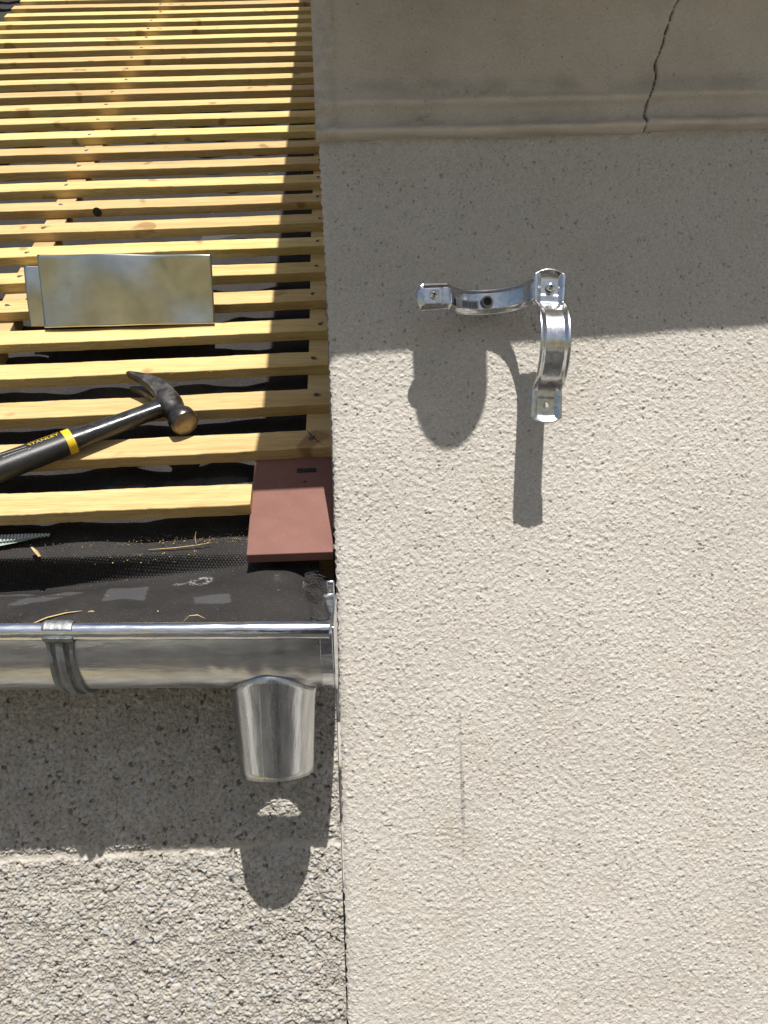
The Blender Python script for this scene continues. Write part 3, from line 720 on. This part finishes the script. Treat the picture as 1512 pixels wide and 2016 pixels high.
# bracket: cast strap with hook over the bead
br = empty('bracket'); br.parent = gut
bxc = -.2648
b = MB(); rings = []
for x in np.linspace(bxc-.0145, bxc+.0145, 12):
    rr = .0112+.0004*math.sin(x*900)-.0012*(abs(x-bxc) > .0135)
    rings.append([(x, BY+rr*math.cos(t), BZ_+GZ(x)+rr*math.sin(t)) for t in np.linspace(rad(-150), rad(165), 26)]+[(x, BY+.0092*math.cos(t), BZ_+GZ(x)+.0092*math.sin(t)) for t in np.linspace(rad(165), rad(-150), 26)])
b.ring_sweep(rings); b.build('bead_hook', M_CAST, br, bevel=.0005, seg=1)
b = MB(); rings = []
cross = [(-.0130, .0), (-.0130, .0042), (-.0112, .0048), (-.0092, .0040), (-.0080, .0022), (-.0050, .0018), (-.0035, .0056), (-.001, .0068), (.001, .0068), (.0035, .0056), (.0050, .0018), (.0080, .0022), (.0092, .0040), (.0112, .0048), (.0130, .0042), (.0130, .0)]
for t in np.linspace(rad(186), rad(318), 34):
    wsc = 1-.14*math.sin(min(1, (t-rad(186))/rad(40))*math.pi)*.5
    rings.append([(bxc+cx_*wsc, YC+(RG+.0006+h_)*math.cos(t), ZC+GZ(bxc)+(RG+.0006+h_)*math.sin(t)) for cx_, h_ in cross])
b.ring_sweep(rings); b.build('strap', M_CAST, br, bevel=.0003, seg=1)
b = MB(); b.box((bxc-.012, YC+.045, ZC-.050), (bxc+.012, .012, ZC-.030)); b.build('back_plate', M_CAST, br, bevel=.001)

# ------------------------------------------------------------------ pipe clip on the wall
clip = empty('pipe_clip')
tag(clip, 'open galvanised pipe clip screwed to the render wall, its front half hanging down', 'pipe clip')
CY0 = -.0595
def strap_half(path, width, axis, thick=.0016, out=None, rim=.0028):
    """path: list of (point, outward normal); pressed strap with raised rims, hollow section"""
    pts = np.array([p for p, _ in path]); nr = np.array([n for _, n in path])
    prof = [(-.5, 0), (-.48, rim), (-.41, rim*1.05), (-.36, rim*.35), (-.30, 0), (-.15, -.0002), (0, -.0003), (.15, -.0002), (.30, 0), (.36, rim*.35), (.41, rim*1.05), (.48, rim), (.5, 0)]
    up_ = []
    for (p, n) in zip(pts, nr):
        up_.append([p+axis*(a*width)+n*hh for a, hh in prof])
    return np.array(up_)
def ear_outline(n=24):
    return
def make_half(e0, e1, bulge, axis, width, name, parent, holes=()):
    """strap between two ear centres e0, e1; bulges along 'bulge'; returns object"""
    e0, e1 = np.array(e0), np.array(e1); d = (e1-e0); L = np.linalg.norm(d); d /= L
    r = .0455; c = (e0+e1)/2
    path = []; earl = .0135
    # half ear, arc, half ear (arc is a touch shallower than a half circle)
    th0 = rad(12)
    hb = r*math.sin(th0)
    for t in np.linspace(-earl, L/2-r*math.cos(th0)-.004, 30): path.append((e0+d*t, bulge*1.))
    for t in np.linspace(th0, math.pi-th0, 44):
        n = -d*math.cos(t)+bulge*math.sin(t)
        path.append((c+n*r-bulge*hb, n))
    for t in np.linspace(L/2-r*math.cos(th0)-.004, -earl, 30): path.append((e1-d*t, bulge*1.))
    pts = np.array([p for p, _ in path]); nr = np.array([n for _, n in path])
    for _ in range(2):                                   # ease the two bends
        q = pts.copy(); q[20:-20] = .25*pts[19:-21]+.5*pts[20:-20]+.25*pts[21:-19]; pts = q
        q = nr.copy(); q[20:-20] = .25*nr[19:-21]+.5*nr[20:-20]+.25*nr[21:-19]; nr = q
    nr /= np.linalg.norm(nr, axis=1)[:, None]
    s_ = np.r_[0, np.cumsum(np.linalg.norm(np.diff(pts, axis=0), axis=1))]; S = s_[-1]
    m_ = 41; a = np.linspace(-.5, .5, m_)
    rimp = np.interp(np.abs(a), [0, .30, .36, .42, .47, .5], [0, 0, .0011, .0026, .0030, .0027])
    G = np.zeros((len(pts), m_, 3))
    for i in range(len(pts)):
        de = min(s_[i], S-s_[i])                         # distance from the free end
        wsc = 1.0+.05*math.cos(min(1, de/.03)*math.pi/2)
        # rounded free end: middle runs further than the corners
        rnd = np.where(de < .012, (1-de/.012), 0)*.0060*(1-(2*a)**2)
        sg = -1 if s_[i] < S/2 else 1
        tdir = (pts[min(i+1, len(pts)-1)]-pts[max(i-1, 0)]); tdir /= np.linalg.norm(tdir)
        rise = rimp.copy()
        if .004 < de < .0225: rise = rise-.0011*np.clip((.33-np.abs(a))/.04, 0, 1)*min(1, (de-.004)/.0015, (.0225-de)/.0015)
        if de < .0035: rise = np.maximum(rise, .0026*(1-de/.0035)*1.)
        G[i] = pts[i]+np.outer(a*width*wsc, axis)+np.outer(rise, nr[i])+np.outer(rnd*sg, tdir)
    keep = np.ones((len(pts)-1, m_-1), bool)
    for e in holes:
        c4 = (G[:-1, :-1]+G[1:, 1:])/2; keep &= np.linalg.norm((c4-np.array(e))*np.array([1, .3, 1]), axis=-1) > .0034
    o = gridmesh(name, G, M_CLIP, parent, keep=keep)
    o.data.set_sharp_from_angle(angle=rad(50)); md = o.modifiers.new('solid', 'SOLIDIFY'); md.thickness = .0015; md.offset = 0
    return o, G
zax = np.array([0, 0, 1.])
eL, eR = (.1190, CY0, .2503), (.2433, CY0, .2544)
bk, _ = make_half(eL, eR, np.array([0, 1., 0]), zax, .0285, 'back_half', clip)
eT, eB = (.2430, CY0-.0042, .2554), (.2341, CY0-.0042, .1280)
dd = np.array(eB)-np.array(eT); dd /= np.linalg.norm(dd); ax = np.cross(dd, np.array([0, 1., 0]))
ax = np.array([-dd[2], 0, dd[0]])
fr, _ = make_half(eT, eB, np.array([0, -1., 0]), ax, .0318, 'front_half', clip, [eB])
def screw(pos, tilt, parent):
    b = MB(); p = np.array(pos)
    Rm = Matrix.Rotation(tilt, 3, 'Y')
    def T(x, y, z):
        v = Rm @ Vector((x, 0, z)); return p+np.array([v.x, y, v.z])
    prof = [(.0048, .001), (.0050, -.0008), (.0046, -.0022), (.0034, -.0032), (.0018, -.0036), (.0004, -.0037)]
    b.ring_sweep([[T(r*math.cos(t), y, r*math.sin(t)) for t in np.arange(28)*math.pi/14] for r, y in prof])
    b.tube([p+np.array([0, .001, 0]), p+np.array([0, .016, 0])], .0024, 12)
    o = b.build('screw', M_SCREW, parent)
    x_ = MB()
    for a in (0, math.pi/2):
        ca, sa = math.cos(a), math.sin(a)
        def T2(x, y, z): return T(x*ca-z*sa, y, x*sa+z*ca)
        x_.box((-.0026, -.00385, -.0006), (.0026, -.0028, .0006), T2)
    x_.build('cross_recess', M_BLACK, o, smooth=False); return o
screw((.1183, CY0-.0022, .2513), .4, clip)
screw((.2437, CY0-.0064, .2549), .2, clip)
# threaded boss in the middle of the back half, rod into the wall
cm = (np.array(eL)+np.array(eR))/2
b = MB(); yb = CY0+.0338
b.ring_sweep([[(cm[0]+r*math.cos(t), y, cm[2]-.001+r*math.sin(t)) for t in np.arange(28)*math.pi/14] for r, y in ((.0056, .0), (.0056, -.0032), (.0050, -.0040), (.0040, -.0040), (.0036, -.0028))] and [[(cm[0]+r*math.cos(t), yb+y, cm[2]-.001+r*math.sin(t)) for t in np.arange(28)*math.pi/14] for r, y in ((.0068, .003), (.0066, -.0018), (.0058, -.0030), (.0046, -.0030), (.0042, -.0012))], caps=False)
bs = b.build('boss', M_CAST, clip, solid=.0006)
b = MB(); b.ring_sweep([[(cm[0]+r*math.cos(t), y, cm[2]-.001+r*math.sin(t)) for t in np.arange(24)*math.pi/12] for r, y in ((.0044, yb-.0006), (.0026, yb-.0004), (.0018, yb+.001))]); b.build('socket', M_BLACK, bs)
b = MB(); b.tube([(cm[0], yb+.001, cm[2]-.001), (cm[0], .02, cm[2]-.001)], .0040, 16); b.build('threaded_rod', M_CAST, clip)
# barcode sticker on the inside of the back half
b = MB(); r_in = .0455-.0022; cc = cm; hb = .0455*math.sin(rad(12))
def inner(x, z, lift):
    t = math.acos(max(-1, min(1, (cc[0]-x)/r_in))); rr = r_in-lift
    return (cc[0]-rr*math.cos(t), CY0+rr*math.sin(t)-hb, z+.004/.1235*(x-cc[0])+0)
gx = np.linspace(.1432, .1712, 16); gz = np.linspace(cm[2]-.0085, cm[2]+.001, 5)
b.grid(np.array([[inner(x, z, .0001) for z in gz] for x in gx])); lb = b.build('barcode_label', M_PAPER, clip)
b = MB(); x = .1505; rr_ = random.Random(4)
while x < .1690:
    w = rr_.choice([.0003, .0003, .0006, .0009]); b.grid(np.array([[inner(q, z, .0004) for z in np.linspace(cm[2]-.0078, cm[2]-.0008, 4)] for q in (x, x+w)])); x += w+rr_.choice([.0004, .0006, .0008])
for z in (cm[2]-.0075, cm[2]-.0062, cm[2]-.0048, cm[2]-.0022):
    b.grid(np.array([[inner(q, z+e, .0004) for e in (0, .0004)] for q in np.linspace(.1432, .1482, 4)]))
b.build('bars', M_INK, lb, smooth=False)

# ------------------------------------------------------------------ two soaker sheets leaning on the battens
def soaker(x0, x1, y, zb_, zt, back, lean, curl, seed, label):
    r_ = np.random.default_rng(seed); n, k = 60, 36
    A, B = np.meshgrid(np.linspace(0, 1, n), np.linspace(0, 1, k), indexing='xy')
    wob = .0022*np.sin(A*6.5+seed)*np.sin(B*2.6+.4)*1.5+.0010*np.sin(A*12+B*2.2+seed*2)*(.4+B)+curl*(A-.35)**2+.0034*np.exp(-((A-.42)/.13)**2)*(1-B)**1.5
    X_ = x0+(x1-x0)*A+.0045*(1-B)*(1-A)
    top_tilt = -.006*A
    P1 = np.stack([X_, y+lean*B+wob, zb_+(zt-zb_+top_tilt)*B], -1)
    C_ = np.linspace(0, 1, 14); A2, C2 = np.meshgrid(np.linspace(0, 1, n), C_, indexing='xy')
    edge_ = P1[-1]; rb_ = .0022
    fold = []
    for t in np.linspace(0, math.pi/2, 6)[1:]:
        fold.append(edge_+np.array([0, rb_*(1-math.cos(t)), rb_*math.sin(t)]))
    last = fold[-1]; leg = [last*np.array([1, 1, 1])+np.stack([-(.10*c)*np.linspace(0, 1, n)**2, np.full(n, back*c), np.full(n, .0008*math.sin(c*4))], -1) for c in C_[1:]]
    P_ = np.concatenate([P1, np.array(fold), np.array(leg)], 0)
    b = MB(); b.grid(P_); o = b.build('soaker_sheet', M_SHEET, None, solid=.0009, offset=0)
    return tag(o, label, 'metal sheet', 'bent metal soakers on the battens')
soaker(-.4390, -.1785, .3300, .3245, .4310, .104, -.010, .006, 2, 'larger looking front one of two bent metal sheets resting on the battens')
soaker(-.4640, -.2040, .3465, .3300, .4190, .092, -.011, -.003, 5, 'rear metal sheet, mostly hidden, only its left end showing behind the front sheet')

# ------------------------------------------------------------------ hammer
ham = empty('claw_hammer')
tag(ham, 'worn black claw hammer with yellow collar band lying across the battens', 'hammer')
h0 = np.array([-.445, -.1045]); h1 = np.array([-.2225, .0368])
hd = (h1-h0)/np.linalg.norm(h1-h0); hn = np.array([-hd[1], hd[0]])
Lh = np.linalg.norm(h1-h0)
def HP(a, b_, o):                                       # along handle, across (towards claw), off the battens
    q = h0+hd*a+hn*b_; return RP(q[0], q[1], o)
def hring(a, wid, hgt, off, k=28, pw=2.4):
    t = np.arange(k)*2*math.pi/k; c, s_ = np.cos(t), np.sin(t)
    e = 2/pw
    return [HP(a, wid/2*np.sign(c_)*abs(c_)**e, off+hgt/2*np.sign(q)*abs(q)**e) for c_, q in zip(c, s_)]
HO = .0175
ab = .1365                                               # where the yellow band sits along the handle
rings = []
for a, w, hh in ((-.075, .026, .022), (-.07, .034, .028), (-.05, .037, .030), (-.02, .0355, .029), (.02, .0350, .029), (.05, .0365, .030), (.09, .0350, .029), (.118, .0330, .028), (.1300, .0315, .0275)):
    rings.append(hring(a, w, hh, HO))
b = MB(); b.ring_sweep(rings); grip = b.build('grip', M_RUB, ham, bevel=0, angle=60)
b = MB(); b.ring_sweep([hring(a, .0335, .029, HO) for a in (.1300, .1315, .1390, .1402)]); b.build('collar_band', M_YEL, ham, bevel=.0006)
b = MB(); b.ring_sweep([hring(a, w, hh, HO, pw=p) for a, w, hh, p in ((.1402, .0285, .0255, 2.4), (.16, .0265, .0235, 2.5), (.20, .0240, .0215, 2.6), (.235, .0222, .0205, 2.8), (.255, .0245, .021, 3), (.270, .031, .023, 3))]); b.build('shaft', M_LACQ, ham, angle=60)
b = MB()                                                 # moulded rib and finger grooves of the grip
b.tube([HP(a, .002+.0025*math.sin(a*40), HO+.0146) for a in np.linspace(-.05, .085, 20)], .0011, 6)
b.tube([HP(a, -.0035-.002*math.cos(a*50), HO+.0142) for a in np.linspace(.055, .085, 8)], .0009, 6)
b.tube([HP(.085+.006*math.cos(t), -.0015+.0035*math.sin(t), HO+.0144) for t in np.linspace(-1.5, 1.5, 8)], .0009, 6)
b.build('grip_rib', M_RUB, grip)
# lettering on the grip: word and a bar over it, wrapped on the top of the grip
tv_, tf_ = text_mesh('STANLEY', .0100)
wt = tv_[:, 0].max()-tv_[:, 0].min(); sx = .0385/wt
def onGrip(a, b_):
    hw = .0338/2; k = max(0, 1-abs(b_/hw)**2.4)**(1/2.4); return HP(a, b_, HO+.0287/2*k+.00025)
b = MB(); b.add([onGrip(.0880+(v[0]-tv_[:, 0].min())*sx, .0015+v[1]*.80) for v in tv_], tf_); b.build('lettering', M_YEL, grip, smooth=False)
b = MB(); b.grid(np.array([[onGrip(a, q) for q in (.0100, .0110, .0118)] for a in np.linspace(.0885, .1275, 14)])); b.build('letter_bar', M_YEL, grip, smooth=False)
# head: face, poll, neck, cheek, two claws
hc = np.array([-.2135, .0385]); face = np.array([-.1885, -.0035])
def XP(q, o): return RP(q[0], q[1], o)
fd = (face-hc)/np.linalg.norm(face-hc); fn = np.array([-fd[1], fd[0]])
def fring(t, rx, rz, off, k=24, pw=2.):
    a = np.arange(k)*2*math.pi/k; e = 2/pw; q = hc+fd*t
    return [XP(q+fn*rx*np.sign(c)*abs(c)**e, off+rz*np.sign(s_)*abs(s_)**e) for c, s_ in zip(np.cos(a), np.sin(a))]
b = MB(); HOF = .0185
b.ring_sweep([fring(t, rx, rz, HOF, pw=p) for t, rx, rz, p in ((-.022, .0140, .0140, 3.2), (-.012, .0160, .0155, 3.2), (.004, .0160, .0155, 3), (.012, .0148, .0146, 2.4), (.020, .0130, .0132, 2), (.026, .0130, .0132, 2), (.0305, .0162, .0162, 2), (.034, .0184, .0184, 2), (.046, .0184, .0184, 2), (.0490, .0170, .0170, 2))])
hd_ = b.build('head', M_STEEL, ham, bevel=.0005, seg=1, angle=50)
b = MB(); b.ring_sweep([fring(t, r, r, HOF, 28) for t, r in ((.0484, .0170), (.0498, .0145), (.0508, .0080), (.0512, .0015))]); b.build('striking_face', M_FACE, hd_, angle=60)
# claws: curved, tapering prongs side by side (one nearer the viewer than the other)
def prong(o0, o1, sgn):
    ctl = np.array([hc+fd*-.008, hc+fd*-.026+fn*.0, hc+fd*-.046-fn*.004, hc+fd*-.066-fn*.0135, hc+fd*-.083-fn*.0260])
    t = np.linspace(0, 4, 22); P_ = catm(ctl, t); rings = []
    for i, q in enumerate(P_):
        f = i/21; d_ = P_[min(i+1, 21)]-P_[max(i-1, 0)]; d_ /= np.linalg.norm(d_); nn = np.array([-d_[1], d_[0]])
        w = .0150*(1-f)+.0011*f+.0028*math.sin(f*math.pi); off = o0+(o1-o0)*f; hh = .0066*(1-.25*f)
        if f > .97: hh *= .6
        rings.append([XP(q+nn*w*.9, off-hh), XP(q+nn*w, off), XP(q+nn*w*.9, off+hh), XP(q, off+hh*1.12), XP(q-nn*w*.9, off+hh), XP(q-nn*w, off), XP(q-nn*w*.9, off-hh), XP(q, off-hh*1.05)])
    b_ = MB(); b_.ring_sweep(rings); return b_.build('claw', M_STEEL, hd_, bevel=.0008, seg=2, angle=50)
prong(HOF+.0058, HOF+.0122, 1); prong(HOF-.0058, HOF-.0118, -1)
b = MB(); rings = []                                      # cheek joining shaft to head
for f in np.linspace(0, 1, 8):
    a = .262+(Lh+.012-.262)*f; w = .030+.010*f; hh = .0225+.004*f
    rings.append(hring(a, w, hh, HO+.001*f, pw=3.4))
b.ring_sweep(rings); b.build('cheek', M_STEEL, hd_, bevel=.001, seg=2, angle=50)

# ------------------------------------------------------------------ offcuts, splinters, sawdust
def slv(name, pts, r, label, cat='wood splinter', flat=.45, mat=M_CHIP, group=None):
    b = MB(); b.tube(pts, r, 6, True, flat); o = b.build(name, mat, None, smooth=False); return tag(o, label, cat, group)
slv('wood_splinter', [(-.3095, -.104, -.0835), (-.292, -.092, -.0765), (-.277, -.080, -.0735), (-.263, -.072, -.0725)], [.0008, .0017, .0016, .0005], 'long curved tan splinter on the felt just left of the gutter bracket')
slv('wood_splinter', [(-.153, -.100, -.0855), (-.146, -.102, -.0795), (-.138, -.102, -.0790), (-.131, -.099, -.0830)], [.0007, .0014, .0013, .0004], 'arched wood shaving on the felt above the middle of the gutter bead')
slv('wood_splinter', [(-.222, .0525, -.0130), (-.19, .0535, -.0120), (-.165, .0545, -.0098), (-.148, .0560, -.0072)], [.0006, .0016, .0012, .0004], 'pale straight sliver lying along the felt crease left of the red tile')
slv('wood_splinter', [(-.1668, .0585, -.0080), (-.1680, .0600, .000), (-.1665, .0600, .0070)], [.0012, .0011, .0003], 'small upright splinter standing at the felt crease')
slv('wood_chip', [(-.1358, -.020, -.0640), (-.1318, -.023, -.0628), (-.1285, -.021, -.0618)], [.0012, .0028, .0010], 'small pale chip on the middle of the lit felt below the red tile', 'wood chip')
slv('wood_chip', [(-.2560, -.072, -.0740), (-.2525, -.075, -.0735), (-.2500, -.073, -.0738)], [.0016, .0030, .0014], 'square pale chip on the felt right of the curved splinter', 'wood chip')
slv('wood_chip', [(-.1820, -.030, -.0675), (-.1795, -.034, -.0668), (-.1770, -.038, -.0680)], [.0005, .0011, .0004], 'thin curled chip on the felt left of the frayed oval', 'wood chip')
slv('wood_chip', [(-.3575, .0480, -.0050), (-.3520, .0470, -.0105), (-.3475, .0460, -.0165)], [.0022, .0045, .0030], 'stubby broken wood piece under the ridged plastic scrap', 'wood chip', .3)
sd = MB(); rs = random.Random(11)
def crumb(c, s_):
    v = [np.array(c)+s_*np.array([rs.uniform(-1, 1), rs.uniform(-1, 1), rs.uniform(-.6, .6)]) for _ in range(4)]
    sd.add(v, [(0, 1, 2), (0, 2, 3), (0, 3, 1), (1, 3, 2)])
for i in range(420):
    x = -.10-abs(rs.gauss(0, .12)); s_ = -.158-.006*rs.random()+abs(rs.gauss(0, .008)); crumb(RP(x, s_, FELT_O+.0012), rs.uniform(.0003, .0013))
for i in range(130):
    x = rs.uniform(-.40, -.10); s_ = rs.uniform(-.15, -.11); crumb(RP(x, s_, FELT_O+.0012), rs.uniform(.0003, .0009))
def apron_at(x, i):
    j = int(np.argmin(np.abs(xa-x))); return np.array([AX[i, j], AY[i, j], AZ[i, j]])
for i in range(150):
    x = rs.gauss(-.225, .045) if i < 90 else rs.uniform(-.4, -.06)
    if not -.42 < x < -.045: continue
    crumb(apron_at(x, rs.randrange(14, 44) if i < 90 else rs.randrange(60, 140))+np.array([0, -.0006, .0008]), rs.uniform(.0003, .0013))
for k in range(1, 12):
    for i in range(10 if k > 5 else 16):
        x = rs.uniform(-.6, -.12)
        if 4 < k <= 7 and -.50 < x < -.15: continue
        s_ = GA*(k-1)+SK*x-BWID; q = RP(x, s_-.0004, -.0015-.006*rs.random()**2)
        e = q+np.array([rs.uniform(-.005, .005), -.001, rs.uniform(-.001, .004)])
        sd.tube([q, e], [rs.uniform(.0002, .0005), .00012], 4)
    for i in range(4):
        x = rs.uniform(-.6, -.05); s_ = GA*(k-1)+SK*x+rs.uniform(.01, .05)
        if 4 <= k <= 7 and -.50 < x < -.15: continue
        q = RP(x, s_, FELT_O+.001)
        sd.tube([q, q+np.array([rs.uniform(-.012, .012), rs.uniform(-.004, .004), rs.uniform(.0, .010)])], [.0005, .0002], 4)
so_ = sd.build('sawdust', M_CHIP, None, smooth=False); tag(so_, 'pale sawdust and wood fibres scattered over the felt and batten edges', 'sawdust', kind='stuff')
# ridged plastic scrap at the left edge
sc = MB(); nr_ = 120
def scs(f, g_): return -.1435-.004*(1-f)-.0255*(1-f)**.85*g_-.0015*g_
sc.grid(np.array([[RP(-.46+.117*f, scs(f, g_), -.0335+.0030*(1-f)+.0010*(1 if (j//2) % 2 else -1)-.0045*g_) for g_ in np.linspace(0, .62, 6)] for j in range(nr_) for f in (j/(nr_-1),)]))
so2 = sc.build('ridged_scrap', M_SCRAP, None, smooth=False, solid=.0010)
tag(so2, 'ridged grey and green plastic offcut poking out under the lowest batten', 'plastic scrap')
sc = MB(); sc.grid(np.array([[RP(-.46+.100*f, scs(f, g_), -.0335+.0030*(1-f)-.0048*g_) for g_ in (.64, .8, 1.02)] for f in np.linspace(0, 1, 24)])); sc.build('green_strip', M_GREEN, so2, smooth=False, solid=.0006)
